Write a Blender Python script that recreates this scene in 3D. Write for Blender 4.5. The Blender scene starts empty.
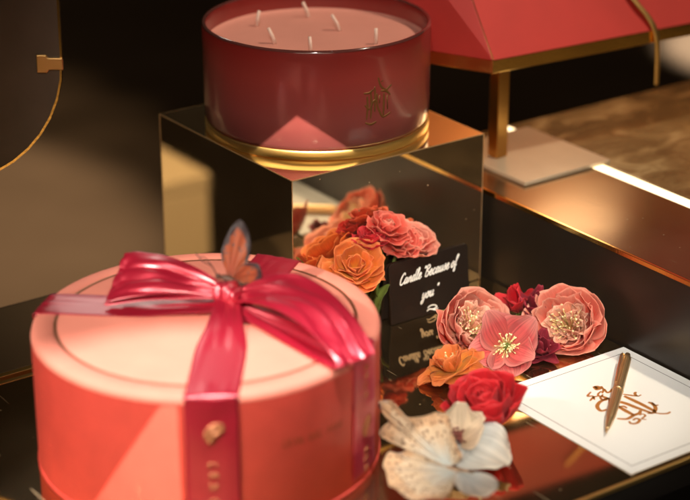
import bpy, bmesh, math, random
from mathutils import Vector, noise, Matrix
S = 0.01                       # everything below is written in centimetres
R = math.radians
scn = bpy.context.scene
COL = scn.collection
random.seed(7)
V = Vector

# ------------------------------------------------------------------ helpers
class M:
    """collects vertices and faces, in cm, with a per-vertex (u, v, rnd) attribute"""
    def __init__(s): s.v = []; s.f = []; s.p = []
    def add(s, vs, fs, ps=None):
        n = len(s.v); s.v += [V(q) for q in vs]; s.f += [tuple(i + n for i in f) for f in fs]
        s.p += list(ps) if ps is not None else [(0, 0, 0)] * len(vs)
        return s
    def grid(s, rows, ps=None, close=False, flip=False):
        nv, nu = len(rows), len(rows[0]); fs = []
        for j in range(nv - 1):
            for i in range(nu if close else nu - 1):
                a, b = j * nu + i, j * nu + (i + 1) % nu
                f = (a, b, b + nu, a + nu); fs.append(f[::-1] if flip else f)
        return s.add([q for r in rows for q in r], fs, [q for r in ps for q in r] if ps else None)

def empty(name, loc, label, cat, group=None):
    o = bpy.data.objects.new(name, None); COL.objects.link(o)
    o.empty_display_size = .01; o.location = V(loc) * S; o['label'] = label; o['category'] = cat
    if group: o['group'] = group
    return o
def worldloc(o):
    t = V((0, 0, 0))
    while o: t = t + o.location; o = o.parent
    return t
def obj(name, m, mat, parent=None, loc=None, smooth=True, angle=None, solid=0, subd=0, bevel=0, label=None, cat=None, group=None, kind=None):
    me = bpy.data.meshes.new(name)
    base = worldloc(parent) if parent else V(loc or (0, 0, 0)) * S
    me.from_pydata([q * S - base for q in m.v], [], m.f)
    at = me.attributes.new('puv', 'FLOAT_VECTOR', 'POINT')
    at.data.foreach_set('vector', [c for q in m.p for c in q])
    bm = bmesh.new(); bm.from_mesh(me)
    bmesh.ops.recalc_face_normals(bm, faces=bm.faces); bm.to_mesh(me); bm.free()
    if smooth: me.polygons.foreach_set('use_smooth', [True] * len(me.polygons))
    if angle is not None: me.set_sharp_from_angle(angle=R(angle))
    me.materials.append(mat)
    o = bpy.data.objects.new(name, me); COL.objects.link(o)
    if parent: o.parent = parent
    else: o.location = base
    if bevel:
        b = o.modifiers.new('bevel', 'BEVEL'); b.width = bevel * S; b.segments = 2; b.limit_method = 'ANGLE'; b.angle_limit = R(40)
    if solid:
        b = o.modifiers.new('solid', 'SOLIDIFY'); b.thickness = solid * S; b.offset = 0
    if subd:
        b = o.modifiers.new('sub', 'SUBSURF'); b.levels = subd; b.render_levels = subd
    if label: o['label'] = label
    if cat: o['category'] = cat
    if group: o['group'] = group
    if kind: o['kind'] = kind
    return o
def box(m, x0, x1, y0, y1, z0, z1):
    v = [(x, y, z) for z in (z0, z1) for y in (y0, y1) for x in (x0, x1)]
    return m.add(v, [(0, 2, 3, 1), (4, 5, 7, 6), (0, 1, 5, 4), (2, 6, 7, 3), (0, 4, 6, 2), (1, 3, 7, 5)])
def Box(*a): return box(M(), *a)
def lathe(m, cx, cy, prof, n=96, a0=0, a1=360, capb=False, capt=False):
    full = abs(a1 - a0) >= 360; k = n if full else n + 1
    rows = [[(cx + r * math.cos(R(a0 + (a1 - a0) * i / n)), cy + r * math.sin(R(a0 + (a1 - a0) * i / n)), z) for i in range(k)] for r, z in prof]
    st = len(m.v)
    m.grid(rows, [[(i / n, j / max(1, len(prof) - 1), 0) for i in range(k)] for j in range(len(prof))], close=full)
    if capb: m.f.append(tuple(st + i for i in range(k))[::-1])
    if capt: m.f.append(tuple(st + (len(prof) - 1) * k + i for i in range(k)))
    return m
def frame(d):
    d = V(d).normalized(); a = V((0, 0, 1)) if abs(d.z) < .9 else V((1, 0, 0))
    x = d.cross(a).normalized(); return x, x.cross(d).normalized(), d
def tube(m, pts, rad, n=8, cap=True, uv=None):
    pts = [V(p) for p in pts]; rows = []
    x = None
    for i, p in enumerate(pts):
        d = (pts[min(i + 1, len(pts) - 1)] - pts[max(i - 1, 0)])
        if d.length < 1e-9: d = V((0, 0, 1))
        d.normalize()
        if x is None: x, y, _ = frame(d)
        x = (x - d * x.dot(d)).normalized(); y = d.cross(x)
        r = rad[i] if isinstance(rad, (list, tuple)) else rad
        rows.append([p + (x * math.cos(2 * math.pi * k / n) + y * math.sin(2 * math.pi * k / n)) * r for k in range(n)])
    st = len(m.v); q = uv or (0, 0, 0)
    m.grid(rows, [[(k / n, j / max(1, len(rows) - 1), q[2]) for k in range(n)] for j in range(len(rows))], close=True)
    if cap:
        m.f.append(tuple(st + k for k in range(n))[::-1]); m.f.append(tuple(st + (len(rows) - 1) * n + k for k in range(n)))
    return m
def ball(m, c, rx, ry=None, rz=None, ax=None, nu=8, nv=6, rough=0, q=(0, 0, 0)):
    ry = ry or rx; rz = rz or rx
    X, Y, Z = frame(ax) if ax is not None else (V((1, 0, 0)), V((0, 1, 0)), V((0, 0, 1)))
    rows = []
    for j in range(nv + 1):
        t = math.pi * (j + .001) / (nv + .002)
        row = []
        for i in range(nu):
            a = 2 * math.pi * i / nu
            k = 1 + rough * noise.noise(V((math.cos(a) * 2 + c[0], math.sin(a) * 2 + c[1], t * 2 + c[2])))
            row.append(V(c) + (X * rx * math.sin(t) * math.cos(a) + Y * ry * math.sin(t) * math.sin(a) - Z * rz * math.cos(t)) * k)
        rows.append(row)
    return m.grid(rows, [[(i / nu, j / nv, q[2]) for i in range(nu)] for j in range(nv + 1)], close=True)
def cr(pts, n=8):
    """Catmull-Rom through points of any dimension"""
    P = [list(p) for p in pts]; out = []
    if len(P) < 3: n = 1
    for i in range(len(P) - 1):
        p0, p1, p2, p3 = P[max(i - 1, 0)], P[i], P[i + 1], P[min(i + 2, len(P) - 1)]
        for k in range(n):
            t = k / n
            out.append([.5 * (2 * b + (c - a) * t + (2 * a - 5 * b + 4 * c - d) * t * t + (3 * b - a - 3 * c + d) * t ** 3) for a, b, c, d in zip(p0, p1, p2, p3)])
    return out + [P[-1]]
def stroke(m, pts, w, to3, h=.02, n=8, taper=True):
    """a flat raised pen stroke: pts in 2-D, to3(x, y, height) -> 3-D"""
    P = cr(pts, n); L = len(P); top = []; bot = []
    for i, (x, y) in enumerate(P):
        ax, ay = P[max(i - 1, 0)]; bx, by = P[min(i + 1, L - 1)]
        dx, dy = bx - ax, by - ay; l = math.hypot(dx, dy) or 1
        k = i / (L - 1); ww = w * (.45 + .55 * math.sin(math.pi * min(1, max(0, k * .9 + .05))) ** .6) if taper else w
        nx, ny = -dy / l * ww / 2, dx / l * ww / 2
        top.append((to3(x + nx, y + ny, h), to3(x - nx, y - ny, h))); bot.append((to3(x + nx, y + ny, -.01), to3(x - nx, y - ny, -.01)))
    rows = [[t[0], t[1], b[1], b[0]] for t, b in zip(top, bot)]
    st = len(m.v); m.grid(rows, close=True)
    m.f.append((st, st + 1, st + 2, st + 3)); e = st + (L - 1) * 4; m.f.append((e + 3, e + 2, e + 1, e))
    return m

# ------------------------------------------------------------------ materials
def newmat(name):
    m = bpy.data.materials.new(name); m.use_nodes = True
    nt = m.node_tree; return m, nt, nt.nodes['Principled BSDF'], nt.nodes['Material Output']
def mat(name, col, rough=.5, metal=0, coat=0, spec=.5, bump=0, bscale=300, var=0, vscale=40, sheen=0, transl=0, aniso=0):
    m, nt, b, out = newmat(name); N = nt.nodes; L = nt.links
    b.inputs['Base Color'].default_value = (*col, 1); b.inputs['Roughness'].default_value = rough
    b.inputs['Metallic'].default_value = metal; b.inputs['Coat Weight'].default_value = coat; b.inputs['Coat Roughness'].default_value = .12
    b.inputs['Specular IOR Level'].default_value = spec; b.inputs['Sheen Weight'].default_value = sheen; b.inputs['Anisotropic'].default_value = aniso
    tc = N.new('ShaderNodeTexCoord')
    if var:
        n = N.new('ShaderNodeTexNoise'); n.inputs['Scale'].default_value = vscale; n.inputs['Detail'].default_value = 5
        L.new(tc.outputs['Object'], n.inputs['Vector'])
        r = N.new('ShaderNodeValToRGB'); r.color_ramp.elements[0].position = .3; r.color_ramp.elements[1].position = .7
        r.color_ramp.elements[0].color = (*[c * (1 - var) for c in col], 1); r.color_ramp.elements[1].color = (*[min(1, c * (1 + var)) for c in col], 1)
        L.new(n.outputs['Fac'], r.inputs['Fac']); L.new(r.outputs['Color'], b.inputs['Base Color'])
    if bump:
        n = N.new('ShaderNodeTexNoise'); n.inputs['Scale'].default_value = bscale; n.inputs['Detail'].default_value = 4
        L.new(tc.outputs['Object'], n.inputs['Vector'])
        q = N.new('ShaderNodeBump'); q.inputs['Strength'].default_value = bump; q.inputs['Distance'].default_value = .002
        L.new(n.outputs['Fac'], q.inputs['Height']); L.new(q.outputs['Normal'], b.inputs['Normal'])
    if transl:
        t = N.new('ShaderNodeBsdfTranslucent'); t.inputs['Color'].default_value = (*[min(1, c * 1.2) for c in col], 1)
        x = N.new('ShaderNodeMixShader'); x.inputs['Fac'].default_value = transl
        L.new(b.outputs[0], x.inputs[1]); L.new(t.outputs[0], x.inputs[2]); L.new(x.outputs[0], out.inputs['Surface'])
    return m
def ramp(nt, pts):
    r = nt.nodes.new('ShaderNodeValToRGB'); e = r.color_ramp.elements
    while len(e) < len(pts): e.new(.5)
    for k, (p, c) in zip(e, pts): k.position = p; k.color = (*c, 1)
    return r
def petalmat(name, pts, rough=.55, veins=0, edge=None, transl=.25, mott=.25):
    """colour runs from base to tip along v; edge = colour of the petal margin; veins fan out from the base"""
    m, nt, b, out = newmat(name); N = nt.nodes; L = nt.links
    a = N.new('ShaderNodeAttribute'); a.attribute_name = 'puv'
    sp = N.new('ShaderNodeSeparateXYZ'); L.new(a.outputs['Vector'], sp.inputs[0])
    nz = N.new('ShaderNodeTexNoise'); nz.inputs['Scale'].default_value = 3.2; nz.inputs['Detail'].default_value = 5
    L.new(a.outputs['Vector'], nz.inputs['Vector'])
    ad = N.new('ShaderNodeMath'); ad.operation = 'MULTIPLY_ADD'; ad.inputs[1].default_value = mott * 2
    L.new(nz.outputs['Fac'], ad.inputs[0])
    sb = N.new('ShaderNodeMath'); sb.operation = 'SUBTRACT'; sb.inputs[1].default_value = mott
    L.new(sp.outputs['Y'], sb.inputs[0]); L.new(sb.outputs[0], ad.inputs[2])
    r = ramp(nt, pts); L.new(ad.outputs[0], r.inputs['Fac']); col = r.outputs['Color']
    def mix(fac, c1, c2, mode='MIX'):
        x = N.new('ShaderNodeMix'); x.data_type = 'RGBA'; x.blend_type = mode
        if isinstance(fac, float): x.inputs[0].default_value = fac
        else: L.new(fac, x.inputs[0])
        L.new(c1, x.inputs[6])
        if isinstance(c2, tuple): x.inputs[7].default_value = (*c2, 1)
        else: L.new(c2, x.inputs[7])
        return x.outputs[2]
    if veins:
        w = N.new('ShaderNodeTexNoise'); w.inputs['Scale'].default_value = 1; w.inputs['Detail'].default_value = 3
        mp = N.new('ShaderNodeMapping'); mp.inputs['Scale'].default_value = (11, .8, 7); L.new(a.outputs['Vector'], mp.inputs['Vector']); L.new(mp.outputs[0], w.inputs['Vector'])
        rr = ramp(nt, [(.42, (0, 0, 0)), (.6, (1, 1, 1))]); L.new(w.outputs['Fac'], rr.inputs['Fac'])
        mu = N.new('ShaderNodeMath'); mu.operation = 'MULTIPLY'; mu.inputs[1].default_value = veins; L.new(rr.outputs['Color'], mu.inputs[0])
        col = mix(mu.outputs[0], col, tuple(c * .45 for c in pts[len(pts) // 2][1]))
    if edge:
        ab = N.new('ShaderNodeMath'); ab.operation = 'ABSOLUTE'; L.new(sp.outputs['X'], ab.inputs[0])
        mx = N.new('ShaderNodeMath'); mx.operation = 'MAXIMUM'; L.new(ab.outputs[0], mx.inputs[0]); L.new(sp.outputs['Y'], mx.inputs[1])
        rr = ramp(nt, [(.6, (0, 0, 0)), (1, (1, 1, 1))]); L.new(mx.outputs[0], rr.inputs['Fac'])
        mu = N.new('ShaderNodeMath'); mu.operation = 'MULTIPLY'; mu.inputs[1].default_value = .4; L.new(rr.outputs['Color'], mu.inputs[0])
        col = mix(mu.outputs[0], col, edge)
    hs = N.new('ShaderNodeHueSaturation'); L.new(col, hs.inputs['Color'])
    ma = N.new('ShaderNodeMath'); ma.operation = 'MULTIPLY_ADD'; ma.inputs[1].default_value = .35; ma.inputs[2].default_value = .83
    L.new(sp.outputs['Z'], ma.inputs[0]); L.new(ma.outputs[0], hs.inputs['Value'])
    L.new(hs.outputs[0], b.inputs['Base Color']); b.inputs['Roughness'].default_value = rough; b.inputs['Specular IOR Level'].default_value = .35
    b.inputs['Sheen Weight'].default_value = .05
    fb = N.new('ShaderNodeTexNoise'); fb.inputs['Scale'].default_value = 1; mp = N.new('ShaderNodeMapping'); mp.inputs['Scale'].default_value = (16, 2.5, 3)
    L.new(a.outputs['Vector'], mp.inputs['Vector']); L.new(mp.outputs[0], fb.inputs['Vector'])
    q = N.new('ShaderNodeBump'); q.inputs['Strength'].default_value = .7; q.inputs['Distance'].default_value = .0016
    L.new(fb.outputs['Fac'], q.inputs['Height']); L.new(q.outputs['Normal'], b.inputs['Normal'])
    t = N.new('ShaderNodeBsdfTranslucent'); L.new(hs.outputs[0], t.inputs['Color'])
    x = N.new('ShaderNodeMixShader'); x.inputs['Fac'].default_value = transl
    L.new(b.outputs[0], x.inputs[1]); L.new(t.outputs[0], x.inputs[2]); L.new(x.outputs[0], out.inputs['Surface'])
    return m
def mirrormat(name, col, rough=.03, dust=.5, scratch=.5, haze=.02):
    """bronze mirror acrylic with dust specks, smears and hairline scratches"""
    m, nt, b, out = newmat(name); N = nt.nodes; L = nt.links
    b.inputs['Metallic'].default_value = 1; b.inputs['Base Color'].default_value = (*col, 1)
    tc = N.new('ShaderNodeTexCoord')
    sm = N.new('ShaderNodeTexNoise'); sm.inputs['Scale'].default_value = 14; sm.inputs['Detail'].default_value = 6; L.new(tc.outputs['Object'], sm.inputs['Vector'])
    mr = N.new('ShaderNodeMapRange'); mr.inputs[1].default_value = .35; mr.inputs[2].default_value = .8; mr.inputs[3].default_value = rough; mr.inputs[4].default_value = rough + .05
    L.new(sm.outputs['Fac'], mr.inputs[0]); L.new(mr.outputs[0], b.inputs['Roughness'])
    # dust: tiny specks
    vo = N.new('ShaderNodeTexVoronoi'); vo.inputs['Scale'].default_value = 95; L.new(tc.outputs['Object'], vo.inputs['Vector'])
    lt = N.new('ShaderNodeMath'); lt.operation = 'LESS_THAN'; lt.inputs[1].default_value = .07; L.new(vo.outputs['Distance'], lt.inputs[0])
    sc = N.new('ShaderNodeSeparateColor'); L.new(vo.outputs['Color'], sc.inputs[0])
    gt = N.new('ShaderNodeMath'); gt.operation = 'GREATER_THAN'; gt.inputs[1].default_value = .72; L.new(sc.outputs[0], gt.inputs[0])
    mu = N.new('ShaderNodeMath'); mu.operation = 'MULTIPLY'; L.new(lt.outputs[0], mu.inputs[0]); L.new(gt.outputs[0], mu.inputs[1])
    # scratches: thin contour lines of stretched noise
    tot = None
    for rot, seed in ((20, 0), (75, 3), (140, 9)):
        mp = N.new('ShaderNodeMapping'); mp.inputs['Rotation'].default_value = (R(13), R(7), R(rot)); mp.inputs['Scale'].default_value = (330, 16, 16); mp.inputs['Location'].default_value = (seed, seed, seed)
        L.new(tc.outputs['Object'], mp.inputs['Vector'])
        n = N.new('ShaderNodeTexNoise'); n.inputs['Scale'].default_value = 1; n.inputs['Detail'].default_value = 1; L.new(mp.outputs[0], n.inputs['Vector'])
        s1 = N.new('ShaderNodeMath'); s1.operation = 'GREATER_THAN'; s1.inputs[1].default_value = .775; L.new(n.outputs['Fac'], s1.inputs[0])
        if tot is None: tot = s1.outputs[0]
        else:
            mx = N.new('ShaderNodeMath'); mx.operation = 'MAXIMUM'; L.new(tot, mx.inputs[0]); L.new(s1.outputs[0], mx.inputs[1]); tot = mx.outputs[0]
    m1 = N.new('ShaderNodeMath'); m1.operation = 'MULTIPLY'; m1.inputs[1].default_value = dust; L.new(mu.outputs[0], m1.inputs[0])
    m2 = N.new('ShaderNodeMath'); m2.operation = 'MULTIPLY'; m2.inputs[1].default_value = scratch; L.new(tot, m2.inputs[0])
    mm = N.new('ShaderNodeMath'); mm.operation = 'MAXIMUM'; L.new(m1.outputs[0], mm.inputs[0]); L.new(m2.outputs[0], mm.inputs[1])
    m3 = N.new('ShaderNodeMapRange'); m3.inputs[1].default_value = .3; m3.inputs[2].default_value = .8; m3.inputs[3].default_value = .01; m3.inputs[4].default_value = haze * 2; L.new(sm.outputs['Fac'], m3.inputs[0])
    m4 = N.new('ShaderNodeMath'); m4.operation = 'MAXIMUM'; L.new(mm.outputs[0], m4.inputs[0]); L.new(m3.outputs[0], m4.inputs[1]); mm = m4
    d = N.new('ShaderNodeBsdfDiffuse'); d.inputs['Color'].default_value = (.62, .46, .27, 1)
    x = N.new('ShaderNodeMixShader'); L.new(mm.outputs[0], x.inputs[0]); L.new(b.outputs[0], x.inputs[1]); L.new(d.outputs[0], x.inputs[2])
    L.new(x.outputs[0], out.inputs['Surface'])
    return m

MIR_CUBE = mirrormat('bronze mirror acrylic', (.95, .78, .52), .012, .5, .06)
MIR_TAB = mirrormat('bronze mirror table', (.52, .34, .15), .03, .5, .30, .014)
MIR_DARK = mat('smoked bronze panel', (.015, .0105, .007), .35, 0, var=.3, vscale=12)
MIR_BAND = mirrormat('bronze band', (.29, .18, .09), .22, .2, .1)
GOLD = mat('polished brass', (.92, .60, .20), .16, 1, bump=.03)
GOLDR = mat('gold band', (.98, .66, .22), .40, 1, aniso=.5)
FOIL = mat('gold foil', (.52, .20, .045), .45, .35)
PENG = mat('pen gold', (1, .74, .42), .38, 1)
BLACK = mat('black acrylic', (.018, .012, .009), .22, 0, spec=.4)
INK = mat('white sign ink', (.85, .82, .76), .6)
PAPER = mat('card stock', (.74, .73, .71), .6, bump=.05, bscale=900)
LINE = mat('printed line', (.13, .11, .10), .6)
CORAL = mat('coral book cloth', (.60, .064, .046), .5, coat=.12, bump=.10, bscale=900, var=.06, vscale=60)
LIDM = mat('coral lid paper', (.76, .25, .185), .6, coat=0, spec=.25, bump=.05, bscale=800, var=.04)
RINGM = mat('gold foil ring', (.30, .13, .05), .35, .8)
WICK = mat('wick cotton', (.80, .58, .48), .8)
WAX = mat('pink wax', (.64, .27, .21), .7, spec=.15, bump=.05, bscale=60, var=.05, vscale=20)
RED = mat('red card', (.52, .034, .026), .55, bump=.05, bscale=700, var=.05, vscale=30)
PLATE = mat('pale plate', (.46, .36, .25), .25, .2, coat=.5, var=.05)
DARK = mat('dark cabinet', (.012, .009, .007), .5)
DARKGL = mat('dark mirror glass', (.085, .06, .045), .3, .2, bump=.1, bscale=30, var=.4, vscale=9)
LEAF = mat('leaf green', (.13, .17, .03), .5, var=.35, transl=.2)

def satin():
    m, nt, b, out = newmat('magenta satin ribbon'); N = nt.nodes; L = nt.links
    b.inputs['Base Color'].default_value = (.52, .008, .042, 1); b.inputs['Metallic'].default_value = .45; b.inputs['Roughness'].default_value = .38
    b.inputs['Specular IOR Level'].default_value = .8; b.inputs['Specular Tint'].default_value = (1, .75, .8, 1)
    b.inputs['Sheen Weight'].default_value = .12; b.inputs['Sheen Roughness'].default_value = .35; b.inputs['Sheen Tint'].default_value = (1, .35, .5, 1)
    b.inputs['Coat Weight'].default_value = .9; b.inputs['Coat Roughness'].default_value = .32; b.inputs['Coat IOR'].default_value = 1.85; b.inputs['Coat Tint'].default_value = (1, .8, .85, 1)
    a = N.new('ShaderNodeAttribute'); a.attribute_name = 'puv'
    mp = N.new('ShaderNodeMapping'); mp.inputs['Scale'].default_value = (260, 1, 1); L.new(a.outputs['Vector'], mp.inputs['Vector'])
    n = N.new('ShaderNodeTexNoise'); n.inputs['Scale'].default_value = 1; L.new(mp.outputs[0], n.inputs['Vector'])
    q = N.new('ShaderNodeBump'); q.inputs['Strength'].default_value = .15; q.inputs['Distance'].default_value = .001
    L.new(n.outputs['Fac'], q.inputs['Height']); L.new(q.outputs['Normal'], b.inputs['Normal'])
    return m
SATIN = satin()

def glassmat():
    m, nt, b, out = newmat('frosted red glass'); N = nt.nodes; L = nt.links
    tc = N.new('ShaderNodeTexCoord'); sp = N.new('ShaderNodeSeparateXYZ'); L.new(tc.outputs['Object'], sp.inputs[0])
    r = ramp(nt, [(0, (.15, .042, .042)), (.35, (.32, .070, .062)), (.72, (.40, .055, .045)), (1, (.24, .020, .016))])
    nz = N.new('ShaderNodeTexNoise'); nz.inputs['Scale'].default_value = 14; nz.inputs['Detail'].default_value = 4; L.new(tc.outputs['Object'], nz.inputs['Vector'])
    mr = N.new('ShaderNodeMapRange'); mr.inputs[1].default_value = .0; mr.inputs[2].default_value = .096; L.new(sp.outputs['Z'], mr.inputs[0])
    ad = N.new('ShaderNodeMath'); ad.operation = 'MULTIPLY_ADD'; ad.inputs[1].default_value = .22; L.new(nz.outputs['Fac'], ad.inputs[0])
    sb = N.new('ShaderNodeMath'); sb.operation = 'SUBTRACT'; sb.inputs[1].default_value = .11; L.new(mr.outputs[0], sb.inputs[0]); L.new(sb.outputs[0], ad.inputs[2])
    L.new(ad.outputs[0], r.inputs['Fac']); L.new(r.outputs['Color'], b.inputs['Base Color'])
    b.inputs['Roughness'].default_value = .35; b.inputs['Coat Weight'].default_value = 1; b.inputs['Coat Roughness'].default_value = .13; b.inputs['Coat IOR'].default_value = 1.45
    b.inputs['Specular IOR Level'].default_value = .5
    t = N.new('ShaderNodeBsdfTranslucent'); t.inputs['Color'].default_value = (.62, .05, .035, 1)
    x = N.new('ShaderNodeMixShader'); x.inputs['Fac'].default_value = .28
    L.new(b.outputs[0], x.inputs[1]); L.new(t.outputs[0], x.inputs[2]); L.new(x.outputs[0], out.inputs['Surface'])
    return m
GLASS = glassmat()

def marblemat():
    m, nt, b, out = newmat('brown gold marble'); N = nt.nodes; L = nt.links
    tc = N.new('ShaderNodeTexCoord')
    w = N.new('ShaderNodeTexNoise'); w.inputs['Scale'].default_value = 15; w.inputs['Detail'].default_value = 10; w.inputs['Roughness'].default_value = .6; w.inputs['Distortion'].default_value = .9
    mp = N.new('ShaderNodeMapping'); mp.inputs['Rotation'].default_value = (0, 0, R(50)); mp.inputs['Scale'].default_value = (1, 1.7, 1); L.new(tc.outputs['Object'], mp.inputs['Vector']); L.new(mp.outputs[0], w.inputs['Vector'])
    r = ramp(nt, [(.25, (.055, .034, .014)), (.45, (.13, .085, .036)), (.56, (.20, .135, .06)), (.64, (.31, .23, .115)), (.75, (.15, .10, .042))])
    L.new(w.outputs['Fac'], r.inputs['Fac']); L.new(r.outputs['Color'], b.inputs['Base Color'])
    b.inputs['Roughness'].default_value = .22; b.inputs['Coat Weight'].default_value = .3
    return m
MARBLE = marblemat()

def floormat():
    m, nt, b, out = newmat('tan carpet'); N = nt.nodes; L = nt.links
    tc = N.new('ShaderNodeTexCoord'); n = N.new('ShaderNodeTexNoise'); n.inputs['Scale'].default_value = 1.6; n.inputs['Detail'].default_value = 8; L.new(tc.outputs['Object'], n.inputs['Vector'])
    r = ramp(nt, [(.3, (.17, .115, .07)), (.7, (.27, .19, .125))]); L.new(n.outputs['Fac'], r.inputs['Fac']); L.new(r.outputs['Color'], b.inputs['Base Color'])
    b.inputs['Roughness'].default_value = .85
    return m
LED = newmat('lit strip'); LEDM = LED[0]
LED[2].inputs['Base Color'].default_value = (.9, .8, .6, 1); LED[2].inputs['Emission Color'].default_value = (1, .80, .47, 1); LED[2].inputs['Emission Strength'].default_value = 2.6

# ------------------------------------------------------------------ setting
fl = M().grid([[(-1500, -900, -80), (1500, -900, -80)], [(-1500, 2600, -80), (1500, 2600, -80)]])
obj('floor', fl, floormat(), loc=(0, 0, -80), kind='structure')

# display table the things stand on
t = empty('display_table', (-20, -8, -80), 'low bronze mirror display table with a brass edge, carrying the round box and flowers', 'table')
obj('tabletop', Box(-75, 21.1, -34.7, 5.9, -2.4, 0), MIR_TAB, t, smooth=False, bevel=.06)
obj('back_panel', M().add(*(lambda z0, z1: ([(-75, 7.75, z0), (20.9, 7.75, z0), (20.9, 19.6, z0), (-75, 19.6, z0), (-75, 7.75, z1), (20.9, 7.75, z1), (20.9, 19.6, z1), (-75, 19.6, z1)], [(0, 3, 2, 1), (4, 5, 6, 7), (0, 1, 5, 4), (1, 2, 6, 5), (2, 3, 7, 6), (3, 0, 4, 7)]))(-2.4, -.02)), mat('smoked tan panel', (.17, .115, .065), .28, .3, coat=.3, var=.1, vscale=8), t, smooth=False, bevel=.15)
RAIL = mat('satin brass', (.90, .58, .20), .42, 1)
obj('brass_rail', Box(-75, 21.0, 5.93, 6.45, -2.4, .03), RAIL, t, smooth=False, bevel=.05)
obj('brass_rail', Box(-75, 21.0, 7.1, 7.72, -2.4, .03), RAIL, t, smooth=False, bevel=.05)
obj('edge_trim', Box(-75, 21.1, -35.0, -34.72, -.42, -.02), RAIL, t, smooth=False, bevel=.04)
obj('apron', Box(-75, 21.1, -34.95, -34.72, -2.4, -.43), DARK, t, smooth=False)
obj('cabinet', Box(-73, 20.6, -33.5, 19.4, -80, -2.42), DARK, t, smooth=False)
obj('back_edge', Box(-75, 21.0, 19.62, 20.2, -4, -.3), DARK, t, smooth=False)

# raised counter behind
c = empty('raised_counter', (50, -40, -80), 'raised marble counter with bronze front panel and lit strip behind the flowers', 'counter')
obj('front_panel', Box(21.3, 22.0, -120, 12.9, -30, 7.9), MIR_DARK, c, smooth=False)
obj('bronze_band', Box(21.5, 32.9, -120, 13.0, 7.6, 8.3), MIR_BAND, c, smooth=False, bevel=.04)
obj('edge_trim', Box(21.2, 21.48, -120, 13.0, 7.92, 8.33), GOLD, c, smooth=False, bevel=.03)
obj('light_strip', Box(33.0, 34.3, -120, 12.8, 7.6, 8.24), LEDM, c, smooth=False)
obj('marble_top', Box(34.4, 150, -120, 13.0, 6.6, 8.3), MARBLE, c, smooth=False, bevel=.1)
obj('cabinet', Box(22.1, 148, -118, 12.5, -80, 6.5), DARK, c, smooth=False)

# ------------------------------------------------------------------ mirror cube
A, B, H = 20.42, 21.6, 13.91
cu = empty('display_cube', (A / 2, B / 2, 0), 'bronze mirror acrylic cube reflecting the flowers, under the red candle', 'display cube')
obj('mirror_panels', Box(0.02, A, 0.0, B - .3, .045, H), MIR_CUBE, cu, smooth=False, bevel=.05)
EDGE = mat('polished acrylic edge', (.95, .66, .34), .3, .85)
e = .07; x0, x1, y0, y1 = .02, A, 0, B - .3
for bx in ((x0 - .02, x1 + .02, y0 - .02, y0 + e, H - e, H + .02), (x0 - .02, x0 + e, y0 + e, y1, H - e, H + .02), (x1 - e, x1 + .02, y0 + e, y1, H - e, H + .02), (x0 - .02, x1 + .02, y1, y1 + .03, H - e, H + .02),
           (x0 - .02, x0 + e, y0 - .02, y0 + e, .05, H - e), (x1 - e, x1 + .02, y0 - .02, y0 + e, .05, H - e), (x0 - .02, x0 + e, y1 - e, y1 + .03, .05, H - e)):
    obj('edge_strip', Box(*bx), EDGE, cu, smooth=False, bevel=.02)

# ------------------------------------------------------------------ candle
kx, ky, KH, KR = 10.1, 10.85, 9.6, 10.0
cd = empty('candle', (kx, ky, H), 'wide red glass candle with six unlit wicks and gold base ring, on the mirror cube', 'candle')
prof = [(0, .7), (9.3, .7), (9.75, .85), (9.93, 1.3), (KR, 3), (KR, 8.6), (KR, 9.42), (9.95, 9.55), (9.82, 9.6), (9.70, 9.55), (9.64, 9.4), (9.6, 8), (9.6, 1.5), (0, 1.4)]
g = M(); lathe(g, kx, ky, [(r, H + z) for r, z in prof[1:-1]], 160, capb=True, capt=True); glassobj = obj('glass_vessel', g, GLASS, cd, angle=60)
rim = M(); lathe(rim, kx, ky, [(9.66, H + 9.5), (9.72, H + 9.63), (9.84, H + 9.67), (9.96, H + 9.62), (10.01, H + 9.48)], 160); obj('rim', rim, mat('glass rim', (.10, .028, .024), .06, 0, coat=1, spec=.8), cd)
w = M(); lathe(w, kx, ky, [(9.59, H + 1.45), (9.59, H + 7.98), (9.5, H + 7.88), (9.3, H + 7.8), (8.6, H + 7.76), (7, H + 7.78), (4, H + 7.74), (.01, H + 7.78)], 128, capb=True); wax = obj('wax', w, WAX, cd, angle=50)
gr = M(); lathe(gr, kx, ky, [(9.2, H + .03), (9.86, H + .03), (9.93, H + .1), (9.95, H + .75), (9.9, H + .86), (9.78, H + .88), (9.2, H + .6)], 160); obj('base_ring', gr, GOLDR, cd, angle=50)
for (x, y), (dx, dy, hh) in zip([(8.09, 17.32), (6.43, 11.92), (13.57, 17.05), (7.43, 7.87), (13.39, 11.94), (13.4, 6.57)],
                                [(.2, -.1, 1.5), (-.45, .3, 1.45), (-.45, .3, 1.5), (-.08, .05, 1.45), (-.6, .4, 1.5), (0, 0, 1.5)]):
    q = M(); z = H + 7.7
    tube(q, [(x, y, z), (x + dx * .4, y + dy * .4, z + hh * .5), (x + dx, y + dy, z + hh)], [.17, .16, .15], 8); obj('wick', q, WICK, cd)
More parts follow.
